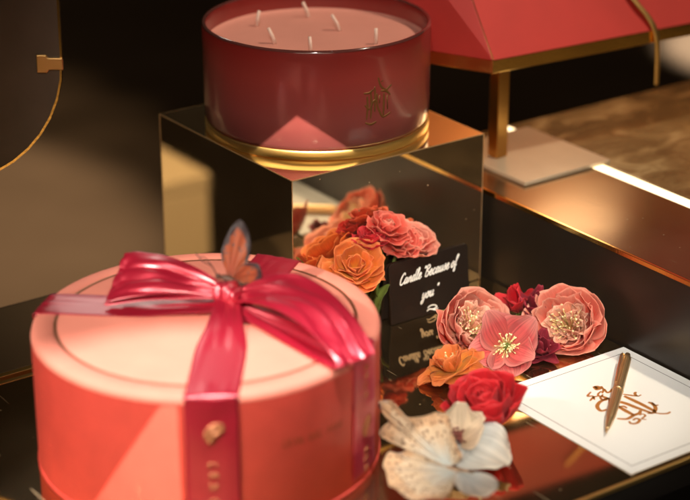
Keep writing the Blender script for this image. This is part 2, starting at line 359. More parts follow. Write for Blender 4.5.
# gilt monogram printed on the glass
cm = [[(-90.39, 19.39), (-90.5, 18.34), (-90.69, 17.36)], [(-93.73, 20.84), (-93.15, 20.4), (-91.83, 19.96), (-89.32, 19.64), (-87.01, 19.85), (-85.69, 19.98)], [(-92.3, 19.64), (-88.97, 19.5), (-86.51, 19.1)], [(-94.46, 19.45), (-94.25, 18.46), (-92.77, 17.8), (-90.69, 17.3), (-86.41, 17.55)], [(-92.85, 19.28), (-92.97, 18.55)], [(-88.43, 19.14), (-88.18, 17.89)], [(-92.1, 20.43), (-90.87, 20.51)], [(-97.96, 19.8), (-97.53, 18.56), (-97.87, 17.33)], [(-99.82, 19.35), (-99.57, 18.36), (-100.13, 17.27)], [(-95.66, 20.1), (-95.45, 18.87), (-95.72, 17.89)], [(-101.68, 19.64), (-98.71, 19.63), (-96.43, 19.88)], [(-100.87, 17.04), (-97.85, 16.83), (-94.74, 16.99)], [(-101, 18.6), (-98.5, 18.2), (-96, 18.9), (-94, 18.6)]]
q = M(); rr = KR
cyl = lambda x, y, h: (kx + (rr + h) * math.cos(R(x / rr * 57.2958)), ky + (rr + h) * math.sin(R(x / rr * 57.2958)), y)
for k, s in enumerate(cm): stroke(q, [(R(a) * rr, z) for a, z in s], .19, cyl, .004)
obj('monogram', q, mat('gilt print', (.20, .085, .02), .45, .4), cd)

# ------------------------------------------------------------------ round gift box
hx, hy, HR, HH = -16.16, -12.63, 12.75, 10.61
hb = empty('gift_box', (hx, hy, 0), 'round coral hat box with a gold ring on its lid, tied with magenta ribbon', 'gift box')
q = M(); lathe(q, hx, hy, [(12.5, .03), (12.76, .03), (12.82, .08), (12.82, .28), (12.76, .33), (12.6, .34)], 160, capb=True); obj('base_rim', q, CORAL, hb, angle=50)
q = M(); lathe(q, hx, hy, [(12.6, .36), (12.72, .36), (HR, .45), (HR, 9.95), (12.6, 10.0)], 160, capb=True, capt=True); obj('body', q, CORAL, hb, angle=50)
q = M(); lathe(q, hx, hy, [(12.62, 9.97), (12.74, 9.99), (12.76, 10.1), (12.7, 10.3), (12.55, 10.5), (12.3, 10.6), (11.9, HH), (11.2, HH), (11.12, HH - .05), (10.85, HH - .05), (10.78, HH), (.01, HH)], 160); lid = obj('lid', q, LIDM, hb, angle=60)
q = M(); lathe(q, hx, hy, [(10.87, HH - .03), (10.93, HH - .005), (11.04, HH - .005), (11.1, HH - .03)], 160); obj('foil_ring', q, RINGM, lid)
# faint gilt wording on the box
def boxcyl(rad): return lambda x, y, h: (hx + (rad + h) * math.cos(x / rad), hy + (rad + h) * math.sin(x / rad), y)
q = M(); bc = boxcyl(HR)
rnd = random.Random(4)
word = [[(0, 0), (.25, .9), (.5, 0)], [(.45, .8), (.1, .9), (0, .3), (.3, 0), (.5, .3)], [(0, 0), (0, .9), (.4, .8), (.1, .5), (.5, 0)], [(.25, .9), (0, .45), (.25, 0), (.5, .45), (.25, .9)], [(0, .9), (0, 0), (.45, 0)], [(0, 0), (0, .9), (.45, 0), (.45, .9)]]
for k in range(13):
    if k in (4, 8): continue
    for s in [word[rnd.randrange(6)]]: stroke(q, [(R(-98) * HR + k * .42 + a * .55, 5.9 + b * .62) for a, b in s], .09, bc, .008, n=4)
obj('lettering', q, mat('faint gilt', (.30, .055, .02), .4, .4), hb)

def ribbon(stations, nu=20, n=10, wr=0, wk=5, seed=0, edge_drop=0):
    """stations: (centre, half-width vector); smooth strip with wrinkles that gather where it is narrow"""
    st = cr([list(cn) + list(hw) for cn, hw in stations], n); m = M(); rows = []; ps = []
    wmax = max(V(s[3:]).length for s in st); L = len(st)
    for j, s in enumerate(st):
        cn, hw = V(s[:3]), V(s[3:])
        d = V(st[min(j + 1, L - 1)][:3]) - V(st[max(j - 1, 0)][:3])
        nn = hw.cross(d); nn = nn.normalized() if nn.length > 1e-9 else V((0, 0, 1))
        if nn.z < 0 and wr < 0: nn = -nn
        gather = max(0, 1 - hw.length / wmax)
        row = []; pr = []
        for i in range(nu + 1):
            u = -1 + 2 * i / nu
            f_ = u * wk * .55 + .9 * noise.noise(V((u * 1.3 + seed, j * .045, seed * 3))); cre = abs(math.sin(f_ * 1.6 + seed)) ** .7 - .6
            dis = abs(wr) * (cre * (.55 + 1.1 * gather) * (1 - .5 * abs(u)) + 1.3 * (1 - u * u) * noise.noise(V((u * 1.5 + seed + j * .02, j * .05, seed))) + .25 * (1 - u ** 4) * noise.noise(V((u * 4 - j * .04, j * .07, seed + 5))))
            row.append(cn + hw * u + nn * (dis - edge_drop * u * u)); pr.append((u, j / L, .5))
        rows.append(row); ps.append(pr)
    return m.grid(rows, ps)
def rimpt(ang, z, r=None): 
    r = r if r is not None else 12.86
    return V((hx + r * math.cos(R(ang)), hy + r * math.sin(R(ang)), z))
def band(ang, K, kw, hw=1.75, down=True, wr=.06, seed=0, rise=1.2):
    """a ribbon tail from the knot over the lid, over the rim and down the side"""
    tg = V((-math.sin(R(ang)), math.cos(R(ang)), 0)); e = rimpt(ang, 0); st = []
    K2 = V((K[0], K[1], 0)); d = (e - K2); d.z = 0; ln = d.length; wdir0 = V((-d.y, d.x, 0)).normalized()
    for f, dz in ((0.03, rise), (.12, rise * .62), (.25, .3), (.45, .07), (.7, .05), (.88, .04)):
        w = kw + (hw - kw) * min(1, f * 2.1); wd = (wdir0 * (1 - f) + tg * f).normalized()
        p = K2 + d * f; st.append((V((p.x, p.y, HH + dz)), wd * w))
    for r, z in ((12.45, 10.62), (12.75, 10.38), (12.84, 9.9), (12.83, 8.5), (12.82, 5.5), (12.82, 2.5), (12.85, .85)):
        if not down and z < 9: break
        st.append((rimpt(ang, z, r), tg * hw))
    m = ribbon(st, 16, 8, wr, 6, seed)
    # lay the strip on the cylinder where it goes down the side
    for i, p in enumerate(m.v):
        rad = math.hypot(p.x - hx, p.y - hy)
        if p.z < 10.45:
            k = (12.83 + .05 * noise.noise(p * .6)) / rad; p.x = hx + (p.x - hx) * k; p.y = hy + (p.y - hy) * k
        elif p.z < HH + .03: p.z = HH + .03 if rad < 12.2 else p.z
    return m
K = (-14.1, -12.5, 11.6)
bands = {}
for ang, kw, s, rz in ((-120.3, .85, 1, 1.1), (-60.5, 1.0, 2, .5), (31, 1.3, 3, .8), (133, 1.2, 4, .6)):
    bands[ang] = obj('ribbon_band', band(ang, K, kw, 1.85, True, .12, s, rz), SATIN, hb, solid=.03)
# gilt marks woven in the two hanging tails
for ang in (-120.3, -60.5):
    q = M(); bc2 = boxcyl(12.9); x0 = R(ang) * 12.9
    blob = [(-.52, 7.75), (-.3, 8.25), (.15, 8.55), (.6, 8.5), (.72, 8.1), (.4, 7.75), (.1, 7.6), (.0, 7.25), (-.3, 7.3), (-.5, 7.75)]
    if ang > -100: blob = [(a, b - 3.35) for a, b in blob]
    for sft in (.0, .25, .5, .75):
        stroke(q, [(x0 + a * (1 - sft) + .08 * sft, (b - blob[0][1] - .2) * (1 - sft) + blob[0][1] + .2) for a, b in blob], .24, bc2, .012, taper=False)
    for zz in ((5.4, 4.6, 3.8, 2.6, 1.9, 1.2) if ang < -100 else (9.2, 8.5, 7.8, 7.1, 2.6, 1.9, 1.2)):
        for s in word[rnd.randrange(6)], [(0, .1), (.5, .1)], [(0, .85), (.5, .85)]:
            stroke(q, [(x0 - .3 + (b) * .62, zz - a * .85 + .2) for a, b in s], .11, bc2, .01, n=3)
    obj('gilt_mark', q, mat('woven gilt', (.52, .19, .085), .5, .3), bands[ang])
bow = obj('bow', (lambda m: m)(ribbon([
    (V((-13.9, -12.0, 11.7)), V((.30, .40, .25))), (V((-15.2, -10.1, 12.3)), V((.75, .75, .55))), (V((-17.0, -8.2, 12.65)), V((1.25, 1.15, .8))), (V((-18.7, -6.3, 12.45)), V((1.65, 1.45, 1.0))),
    (V((-19.5, -5.5, 12.2)), V((1.75, 1.5, 1.05))), (V((-19.45, -5.6, 11.95)), V((1.75, 1.5, 1.05))), (V((-17.4, -7.9, 12.1)), V((1.35, 1.15, .7))), (V((-14.4, -11.4, 11.6)), V((.4, .4, .1)))], 34, 14, .34, 6, 1.3)), SATIN, hb, solid=.03)
obj('bow_loop', ribbon([
    (V((-13.9, -12.8, 11.8)), V((.35, .25, .35))), (V((-12.9, -14.6, 12.75)), V((1.1, .75, .5))), (V((-12.0, -17.0, 13.2)), V((1.75, 1.25, .5))), (V((-11.6, -20.0, 13.0)), V((2.0, 1.2, .35))), (V((-11.6, -23.0, 12.2)), V((1.95, .7, .15))),
    (V((-11.75, -25.0, 11.3)), V((1.75, .25, 0))), (V((-11.9, -25.3, 10.85)), V((1.7, .2, 0))), (V((-12.3, -23.6, 10.8)), V((1.6, .4, 0))), (V((-13.0, -17.5, 10.9)), V((1.2, .5, 0))), (V((-13.9, -13.5, 11.2)), V((.4, .3, 0)))], 34, 14, .36, 5.4, 4.1), SATIN, hb, solid=.03)
q = M()   # the knot: a short wrinkled wrap
Kc = V((-14.0, -12.3, 11.75)); ax = V((.35, -.9, .05)).normalized(); X, Y, Z = frame(ax); rows = []; ps = []
for j in range(15):
    tt = -1 + 2 * j / 14; row = []
    for i in range(28):
        a = 2 * math.pi * i / 28
        r = .95 * (1 - .55 * tt ** 4) * (1 + .13 * math.sin(tt * 9 + math.sin(a * 2)) + .22 * noise.noise(V((math.cos(a) * 1.3, math.sin(a) * 1.3, tt * 2))))
        row.append(Kc + ax * tt * 1.25 + (X * math.cos(a) + Y * math.sin(a)) * r)
    rows.append(row); ps.append([(i / 14 - 1, j / 14, .5) for i in range(28)])
obj('knot', q.grid(rows, ps, close=True), SATIN, hb)

# ------------------------------------------------------------------ butterflies
CR, CU, CF = V((.813, -.583, 0)), V((.224, .312, .923)), V((-.537, -.75, .384))   # handy directions: sideways, upright, outward
def wing(root, ex, ey, outline, bend=.0, n=9, seed=0, wav=.06):
    """outline points in the (ex, ey) plane, root at 0,0"""
    ol = cr(outline, 5); ez = ex.cross(ey).normalized(); rows = []; ps = []
    for j in range(n + 1):
        s = j / n; row = []
        for k, (x, y) in enumerate(ol):
            p = V(root) + ex * x * s + ey * y * s
            l = math.hypot(x, y) * s
            row.append(p + ez * (bend * l * l + wav * s * math.sin(k * .9 + seed) + .05 * noise.noise(V((x * s, y * s, seed))) * 2)); ps_ = (k / len(ol), s, .5)
        rows.append(row); ps.append([(k / len(ol), s, .5) for k in range(len(ol))])
    return M().grid(rows, ps)
def wingmat(name, base, mid, edge, spots, spot_scale=26, th=.22, blue=None):
    m, nt, b, out = newmat(name); N = nt.nodes; L = nt.links
    a = N.new('ShaderNodeAttribute'); a.attribute_name = 'puv'; sp = N.new('ShaderNodeSeparateXYZ'); L.new(a.outputs['Vector'], sp.inputs[0])
    r = ramp(nt, [(.05, base), (.55, mid), (.76, mid), (.84, edge), (1, edge)])
    tc = N.new('ShaderNodeTexCoord'); nz = N.new('ShaderNodeTexNoise'); nz.inputs['Scale'].default_value = 130; L.new(tc.outputs['Object'], nz.inputs['Vector'])
    ad = N.new('ShaderNodeMath'); ad.operation = 'MULTIPLY_ADD'; ad.inputs[1].default_value = .3; L.new(nz.outputs['Fac'], ad.inputs[0])
    sb = N.new('ShaderNodeMath'); sb.operation = 'SUBTRACT'; sb.inputs[1].default_value = .15; L.new(sp.outputs['Y'], sb.inputs[0]); L.new(sb.outputs[0], ad.inputs[2])
    L.new(ad.outputs[0], r.inputs['Fac'])
    vo = N.new('ShaderNodeTexVoronoi'); vo.inputs['Scale'].default_value = spot_scale * 10; L.new(tc.outputs['Object'], vo.inputs['Vector'])
    lt = ramp(nt, [(th * .7, (1, 1, 1)), (th, (0, 0, 0))]); L.new(vo.outputs['Distance'], lt.inputs['Fac'])
    fa = N.new('ShaderNodeMath'); fa.operation = 'MULTIPLY'; L.new(lt.outputs['Color'], fa.inputs[0])
    pw = ramp(nt, [(.35, (0, 0, 0)), (.6, (.9, .9, .9))]); L.new(sp.outputs['Y'], pw.inputs['Fac']); L.new(pw.outputs['Color'], fa.inputs[1])
    x = N.new('ShaderNodeMix'); x.data_type = 'RGBA'; L.new(fa.outputs[0], x.inputs[0]); L.new(r.outputs['Color'], x.inputs[6]); x.inputs[7].default_value = (*spots, 1)
    # veins radiating from the root
    wv = N.new('ShaderNodeMath'); wv.operation = 'SINE'; mu = N.new('ShaderNodeMath'); mu.operation = 'MULTIPLY'; mu.inputs[1].default_value = 60; L.new(sp.outputs['X'], mu.inputs[0]); L.new(mu.outputs[0], wv.inputs[0])
    vr = ramp(nt, [(.93, (0, 0, 0)), (1, (.55, .55, .55))]); L.new(wv.outputs[0], vr.inputs['Fac'])
    y = N.new('ShaderNodeMix'); y.data_type = 'RGBA'; L.new(vr.outputs['Color'], y.inputs[0]); L.new(x.outputs[2], y.inputs[6]); y.inputs[7].default_value = (*edge, 1)
    L.new(y.outputs[2], b.inputs['Base Color']); b.inputs['Roughness'].default_value = .6; b.inputs['Sheen Weight'].default_value = .2
    t_ = N.new('ShaderNodeBsdfTranslucent'); L.new(y.outputs[2], t_.inputs['Color']); ms = N.new('ShaderNodeMixShader'); ms.inputs[0].default_value = .25
    L.new(b.outputs[0], ms.inputs[1]); L.new(t_.outputs[0], ms.inputs[2]); L.new(ms.outputs[0], out.inputs['Surface'])
    return m
ORW = wingmat('orange wing', (.36, .05, .015), (.40, .085, .025), (.045, .030, .032), (.14, .07, .06), 20, .3)
CRW = wingmat('cream speckled wing', (.52, .57, .55), (.55, .41, .27), (.50, .31, .17), (.13, .06, .03), 26, .36)
BODY = mat('insect body', (.10, .045, .03), .6, var=.3)
root = V((-13.55, -11.6, 12.75))
bf = empty('butterfly', root, 'orange butterfly with dark grey wing edges perched on the bow of the box', 'butterfly')
obj('wing', wing(root + CR * .1, CR * .95 + CF * .1, CU, [(.2, .1), (-.55, 1.2), (-.55, 2.4), (.1, 3.7), (.85, 4.35), (1.45, 3.6), (1.7, 2.3), (1.35, 1.1), (.5, .15)], .01, seed=1), ORW, bf, solid=.02)
obj('wing', wing(root + CR * .35, CR * .92 + CF * .4, CU * .85 + CF * .5, [(.1, -.15), (.35, .6), (1.1, 1.35), (2.1, 1.3), (2.45, .6), (2.15, -.35), (1.2, -.5), (.3, -.35)], .02, seed=4), ORW, bf, solid=.02)
obj('wing', wing(root - CF * .4, CR * .75 - CF * .7, CU * .9 - CF * .3, [(.2, .1), (-.4, 1.2), (-.1, 2.2), (.8, 2.6), (1.5, 1.7), (1.2, .7), (.4, .1)], .01, seed=2), ORW, bf, solid=.02)
q = M(); tube(q, [root + CR * 1.3 - CU * .55 + CF * .3, root + CR * .6 - CU * .3 + CF * .2, root - CR * .1, root - CR * .55 + CU * .12], [.1, .2, .27, .16], 10); ball(q, root - CR * .75 + CU * .15, .22); obj('body', q, BODY, bf)
q = M()
for sgn in (0, 1):
    tube(q, cr([root - CR * .85 + CU * .25, root - CR * 1.2 + CU * .9 + CF * (.3 * sgn), root - CR * (1.7 + .2 * sgn) + CU * (1.5 - .2 * sgn) + CF * (.4 * sgn), root - CR * (2.2 + .2 * sgn) + CU * (1.55 + .3 * sgn)], 5), .045, 5); 
obj('antennae', q, BODY, bf)

# ------------------------------------------------------------------ sign
SX0, SX1 = 7.85, 16.45
sg = empty('table_sign', (12, -3.3, 0), 'small black acrylic tent sign with white script, standing before the mirror cube', 'sign')
def roundplate(x0, x1, z0, z1, y0, y1, th, r=.45):
    """plate leaning from (y0 at z0) to (y1 at z1), rounded upper corners"""
    ol = [(x0, z0), (x1, z0)] + [(x1 - r + r * math.cos(R(a)), z1 - r + r * math.sin(R(a))) for a in range(0, 91, 15)] + [(x0 + r + r * math.cos(R(a)), z1 - r + r * math.sin(R(a))) for a in range(90, 181, 15)]
    m = M(); n = len(ol); yy = lambda z: y0 + (y1 - y0) * (z - z0) / (z1 - z0)
    return m.add([(x, yy(z), z) for x, z in ol] + [(x, yy(z) + th, z) for x, z in ol], [tuple(range(n)), tuple(range(n, 2 * n))[::-1]] + [(i, i + n, (i + 1) % n + n, (i + 1) % n) for i in range(n)])
fp = obj('front_panel', roundplate(SX0, SX1, .03, 5.5, -3.45, -2.95, .28), BLACK, sg, smooth=False, bevel=.05)
obj('back_panel', roundplate(SX0 - .05, SX1 - .1, .03, 5.4, -2.1, -2.66, .28), BLACK, sg, smooth=False, bevel=.05)
G = {'C': ([[(.95, 1.5), (.7, 1.9), (.3, 1.6), (.05, .9), (.2, .15), (.6, 0), (1, .35)]], 1.08),
 'a': ([[(.7, .85), (.35, 1), (.05, .5), (.2, .02), (.5, .25), (.72, .95), (.65, .3), (.8, 0), (1, .3)]], 1.0),
 'n': ([[(0, .3), (.15, .95), (.15, .05)], [(.15, .4), (.45, .98), (.62, .8), (.62, .15), (.78, 0), (.98, .3)]], .98),
 'd': ([[(.65, .85), (.3, 1), (.05, .5), (.2, .02), (.5, .25), (.78, 1.9)], [(.72, 1.5), (.65, .3), (.8, 0), (1, .3)]], 1.0),
 'l': ([[(0, .3), (.38, 1.3), (.36, 1.95), (.16, 1.7), (.15, .3), (.35, 0), (.6, .3)]], .6),
 'e': ([[(0, .3), (.45, .58), (.5, .9), (.3, 1), (.08, .6), (.2, .05), (.5, .05), (.8, .35)]], .8),
 'B': ([[(.2, 1.75), (.12, .05)], [(-.05, 1.5), (.5, 1.95), (.85, 1.5), (.3, 1.02), (.9, .6), (.6, 0), (0, .1)]], 1.12),
 'c': ([[(.65, .8), (.35, 1), (.05, .5), (.25, 0), (.6, .1), (.8, .35)]], .8),
 'u': ([[(0, .5), (.15, 1), (.12, .2), (.35, 0), (.6, .4), (.7, 1), (.65, .2), (.8, 0), (1, .3)]], 1.0),
 's': ([[(0, .3), (.35, 1.1), (.36, .8), (.55, .3), (.3, 0), (.08, .12)], [(.45, .08), (.72, .3)]], .7),
 'o': ([[(.4, 1), (.05, .5), (.3, 0), (.65, .4), (.4, 1), (.65, .85), (.9, .9)]], .9),
 'f': ([[(0, .3), (.45, 1.4), (.5, 1.95), (.25, 1.8), (.2, .5), (.1, -.7), (.35, -.5), (.25, .1), (.6, .3)]], .65),
 'y': ([[(0, .6), (.15, 1), (.15, .2), (.4, .05), (.65, .9)], [(.7, 1), (.5, -.5), (.2, -.8), (.1, -.4), (.8, .2)]], .85),
 '"': ([[(.05, 1.95), (.0, 1.5)], [(.25, 1.95), (.2, 1.5)]], .42), ' ': ([], .45)}
def signface(x, z, h): return V((x, -3.45 + .5 * (z - .03) / 5.47 - .004 - max(h, -.001), z))
def script(m, text, x, z, xh, sx, slope, w):
    for ch in text:
        st, adv = G[ch]
        for s in st: stroke(m, [(x + a * xh * sx + b * xh * .38, z + b * xh + slope * (a * xh * sx)) for a, b in s], w, signface, .012, n=7)
        x += adv * xh * sx; z += adv * xh * sx * slope
    return x, z
q = M()
x, z = script(q, 'Candle "Because of', 8.85, 3.42, .50, .86, .045, .125)
script(q, 'you "', 11.15, 1.60, .50, .95, .05, .125)
for s in [[(11.78, .62), (12.03, .78), (12.49, .76), (12.77, .52), (12.39, .4), (11.96, .5), (11.68, .38)], [(12.32, .38), (12.68, .26), (12.89, .38)]]: stroke(q, s, .10, signface, .012)
obj('lettering', q, INK, fp, smooth=False)

# ------------------------------------------------------------------ paper and pen
px, py, lx, ly = 6.55, -18.15, 14.5, 16.2
pc = empty('note_card', (px + lx / 2, py - ly / 2, 0), 'white note card with a thin printed border and a bronze monogram, under the gold pen', 'note card')
obj('sheet', Box(px, px + lx, py - ly, py, .01, .06), PAPER, pc, smooth=False)
q = M(); i = .85; e = .06; z0, z1 = .055, .066
for b in ((px + i, px + lx - i, py - i - e, py - i), (px + i, px + lx - i, py - ly + i, py - ly + i + e), (px + i, px + i + e, py - ly + i + e, py - i - e), (px + lx - i - e, px + lx - i, py - ly + i + e, py - i - e)): box(q, *b, z0, z1)
obj('border_line', q, LINE, pc, smooth=False)
pm = [[(13.29, -24.49), (12.68, -24.43), (11.88, -24.89), (11.59, -25.62), (12.13, -25.74)], [(13.35, -23.77), (13.58, -24.81), (14.02, -25.78), (14.25, -26.96), (14.57, -28.23)], [(14.82, -24.82), (14.94, -26.43), (14.96, -28.22)], [(13.23, -25.7), (13.17, -26.67), (13.17, -27.68)], [(14.98, -24.55), (15.41, -25.13), (15.76, -25.53)], [(15.65, -25.45), (15.8, -25.02), (16.1, -24.85)], [(15.73, -25.51), (16.08, -25.45)], [(15.6, -26.72), (15.7, -27.09), (15.39, -27.78), (14.7, -28.25), (14.28, -28.03)], [(15.85, -26.9), (15.71, -27.41), (15.96, -27.51)], [(14.76, -28.23), (15.01, -28.66), (15.49, -28.97), (15.9, -28.89)], [(11.72, -27.31), (12.3, -27.8), (13.17, -27.68), (13.77, -27.66), (14.14, -27.37)], [(12.17, -28.18), (12.05, -28.56), (12.43, -28.76), (12.99, -28.51), (12.93, -28.17), (12.53, -28.25)], [(13.52, -27.92), (13.89, -27.93), (13.82, -28.25), (13.27, -28.48), (13.47, -28.77)], [(14.03, -22.19), (13.89, -22.64), (14.2, -22.63), (14.18, -22.38), (13.96, -22.3)], [(13.93, -23.14), (13.35, -23.38), (13.22, -23.79), (13.66, -23.64)], [(13.17, -22.75), (12.47, -23.14), (12.77, -23.39), (12.48, -23.92)], [(12.05, -23.87), (12.7, -23.57), (13.14, -23.62)], [(13.17, -23.83), (13.0, -24.29), (13.62, -24.35)], [(14.41, -22.97), (14.15, -23.57), (14.47, -23.6), (14.91, -23.33)], [(13.41, -24.58), (12.78, -25.46), (13.2, -25.83)], [(13.13, -26.01), (13.54, -26.08), (13.58, -26.48)], [(14.54, -22.48), (14.2, -23.1), (13.72, -23.45)]]
wd = [.27, .33, .33, .33, .2, .2, .16, .27, .17, .18, .27, .22, .15, .36, .16, .18, .16, .2, .18, .15, .2, .16]
q = M()
for s, ww in zip(pm, wd): stroke(q, s, ww * 1.2, lambda x, y, h: (x, y, .06 + h), .008)
obj('monogram', q, FOIL, pc, smooth=False)

tip, top = V((8.96, -29.06, 0)), V((19.7, -20.05, 0)); zc = .06 + .42
pn = empty('pen', ((tip + top) / 2 + V((0, 0, .06))), 'fluted gold ballpoint pen lying across the monogram of the note card', 'pen')
D = (top - tip).normalized(); side = V((-D.y, D.x, 0)); LN = (top - tip).length
def penpt(s, a, r): return tip + D * s + V((0, 0, zc)) + (side * math.cos(a) + V((0, 0, 1)) * math.sin(a)) * r
def pentube(prof, n=48, fl=0):
    m = M(); rows = []
    for s, r in prof: rows.append([penpt(s, 2 * math.pi * k / n, r * (1 - fl * (k % 4 == 0))) for k in range(n)])
    st = 0; m.grid(rows, close=True); m.f.append(tuple(range(n))); m.f.append(tuple((len(rows) - 1) * n + k for k in range(n))); return m
obj('barrel', pentube([(2.2, .30), (2.4, .345), (4, .40), (6.9, .42), (7.1, .40)], 48, .10), PENG, pn, angle=25)
obj('nose_cone', pentube([(.55, .11), (.6, .15), (1.4, .24), (2.2, .31)]), PENG, pn, angle=30)
obj('writing_tip', pentube([(0, .03), (.06, .06), (.55, .085)], 16), PENG, pn, angle=30)
obj('ring', pentube([(7.08, .41), (7.12, .45), (7.4, .45), (7.44, .41)]), PENG, pn, angle=30)
obj('cap', pentube([(7.4, .41), (7.6, .42), (12.6, .40), (13.3, .37), (13.35, .3)], 48, .10), PENG, pn, angle=25)
obj('push_button', pentube([(13.35, .22), (13.95, .22), (14.05, .16)]), PENG, pn, angle=30)
q = M(); a = R(55)
rows = []
for s, r in ((13.1, .40), (13.0, .62), (12.6, .66), (10, .60), (8.2, .50), (7.9, .46)):
    c0 = penpt(s, a, r); tn = (penpt(s, a + .01, r) - penpt(s, a - .01, r)).normalized() * .11; nr = (penpt(s, a, r + 1) - c0) * .07
    rows.append([c0 - tn, c0 + tn, c0 + tn * .8 + nr, c0 - tn * .8 + nr])
q.grid(rows, close=True); q.f += [(0, 1, 2, 3), (23, 22, 21, 20)]; obj('clip', q, PENG, pn, angle=30)

# ------------------------------------------------------------------ flowers
def petal(base, axis, phi, L, W, a0, a1, cup=.6, ruf=.12, rf=5, seed=0, notch=.1, wbase=.3, tipround=.28, nu=12, nv=11, lift=0, shape='fan'):
    """one petal: leaves the base at angle a0 from the axis and ends at a1 (degrees); cupped across, ruffled at the margin"""
    X, Y, Z = frame(axis); r = X * math.cos(phi) + Y * math.sin(phi); tg = Z.cross(r).normalized()
    rnd = random.Random(seed); k1, k2 = rnd.uniform(0, 6), rnd.uniform(0, 6); rn = rnd.random()
    cur = V(base) + Z * lift; rows = []; ps = []; step = L / nv
    for j in range(nv + 1):
        v = j / nv; a = R(a0 + (a1 - a0) * v)
        if j: cur = cur + (r * math.sin(a) + Z * math.cos(a)) * step
        inn = -r * math.cos(a) + Z * math.sin(a); fw = r * math.sin(a) + Z * math.cos(a)
        w = (wbase + (1 - wbase) * math.sin(min(1, v * 1.15) * math.pi / 2) ** .9) if shape == 'fan' else (wbase + (1 - wbase) * math.sin(math.pi * min(.93, v * .93 + .03)) ** .75)
        w *= W; row = []; pr = []
        for i in range(nu + 1):
            u = -1 + 2 * i / nu; c = max(.05, cup)
            p = cur + tg * (w * math.sin(u * c) / c) + inn * (w * (1 - math.cos(u * c)) / c)
            ed = v * v * (.3 + .7 * abs(u))
            wave = math.sin(u * rf + k1) * .6 + math.sin(u * rf * 2.1 + k2) * .35 + noise.noise(V((u * 2 + seed, v * 2.5, seed * .37))) * 1.1
            p += inn * (ruf * L * wave * ed)
            p += fw * (-tipround * L * u * u * v - notch * L * v ** 3 * (math.exp(-(u * 3.2) ** 2) + .45 * noise.noise(V((u * 3.1, seed, 2.2)))))
            row.append(p); pr.append((u, v, rn))
        rows.append(row); ps.append(pr)
    return M().grid(rows, ps)
def settle(m):
    """petals that would go through the table bend to lie on it"""
    for q in m.v:
        if q.z < 1: q.z = .08 + .92 * math.exp((q.z - 1) / .92)
    return m
def stamens(c, axis, n, len0, len1, spread, rad=.025, anther=.07, seed=0, ring=.25):
    X, Y, Z = frame(axis); rnd = random.Random(seed); f = M(); an = M()
    for k in range(n):
        ph = rnd.uniform(0, 2 * math.pi); sp = R(rnd.uniform(5, spread)); l = rnd.uniform(len0, len1)
        r = X * math.cos(ph) + Y * math.sin(ph); b = V(c) + r * rnd.uniform(.05, ring)
        mid = b + (r * math.sin(sp) + Z * math.cos(sp)) * l * .55; e = mid + (r * math.sin(sp * 1.25) + Z * math.cos(sp * 1.25)) * l * .45 + V((rnd.uniform(-.08, .08),) * 3)
        q = (0, 0, rnd.random()); tube(f, [b, mid, e], [rad, rad, rad * .8], 5, uv=q)
        ball(an, e, anther * rnd.uniform(.7, 1.1), anther * .7, anther * rnd.uniform(1.0, 1.7), ax=V((rnd.uniform(-1, 1), rnd.uniform(-1, 1), rnd.uniform(-1, 1))) + r, nu=6, nv=4, q=q)
    return f, an
def stem(parent, a, b, r=.16, sag=.4):
    a, b = V(a), V(b); q = M(); tube(q, cr([a, a * .6 + b * .4 - V((0, 0, sag)), b], 5), r, 8); return obj('stem', q, LEAF, parent)
def leaf(parent, base, d, L, W, name='leaf', m=None, up=.25, seed=0):
    d = V(d).normalized(); sd = d.cross(V((0, 0, 1))).normalized(); nn = sd.cross(d); rows = []; ps = []
    for j in range(13):
        v = j / 12; w = W * math.sin(math.pi * (v * .96 + .02)) ** .8
        rows.append([V(base) + d * L * v + nn * (up * L * math.sin(v * 2.2) * .35) + sd * w * u + nn * (abs(u) * w * .35 + .04 * math.sin(v * 18 + u * 3 + seed)) for u in (-1, -.5, 0, .5, 1)]); ps.append([(u, v, .5) for u in (-1, -.5, 0, .5, 1)])
    return obj(name, M().grid(rows, ps), m or LEAF, parent, solid=.03)

PEONY = petalmat('coral peony petal', [(0, (.88, .55, .20)), (.25, (.88, .34, .20)), (.55, (.86, .135, .085)), (1, (.88, .24, .16))], edge=(.95, .66, .50), veins=.12, transl=.38)
PEONYI = petalmat('inner peony petal', [(0, (.88, .50, .10)), (.4, (.90, .40, .20)), (1, (.90, .42, .30))], edge=(.95, .70, .52), veins=.1, transl=.35)
HELL = petalmat('hellebore petal', [(0, (.60, .42, .16)), (.22, (.60, .09, .07)), (.6, (.70, .10, .10)), (1, (.80, .22, .19))], edge=(.88, .42, .36), veins=.6, transl=.3, mott=.15)
CRIM = petalmat('crimson petal', [(0, (.30, .006, .012)), (.6, (.50, .006, .012)), (1, (.57, .010, .018))], veins=.15, rough=.5, edge=(.62, .03, .035), transl=.2)
CORALR = petalmat('coral red petal', [(0, (.80, .20, .06)), (.4, (.82, .06, .035)), (1, (.86, .15, .10))], veins=.12, edge=(.92, .36, .26), transl=.35)
DARKR = petalmat('dark red petal', [(0, (.10, .004, .012)), (.6, (.24, .008, .022)), (1, (.42, .03, .055))], veins=.3, rough=.5)
ORNG = petalmat('orange petal', [(0, (.90, .45, .05)), (.5, (.90, .26, .035)), (1, (.86, .18, .05))], veins=.15, edge=(.92, .42, .14), transl=.35)
CREAM = petalmat('cream petal', [(0, (.42, .26, .14)), (.4, (.66, .50, .34)), (1, (.74, .60, .44))], veins=.4, edge=(.76, .62, .46), transl=.2)
WHITE = petalmat('white petal', [(0, (.40, .46, .45)), (.35, (.60, .60, .57)), (1, (.66, .55, .44))], veins=.4, transl=.2)
YEL = mat('pale yellow stamen', (.72, .60, .22), .6, var=.3, vscale=300)
ANTH = mat('cream anther', (.80, .68, .36), .65, var=.25, vscale=400)
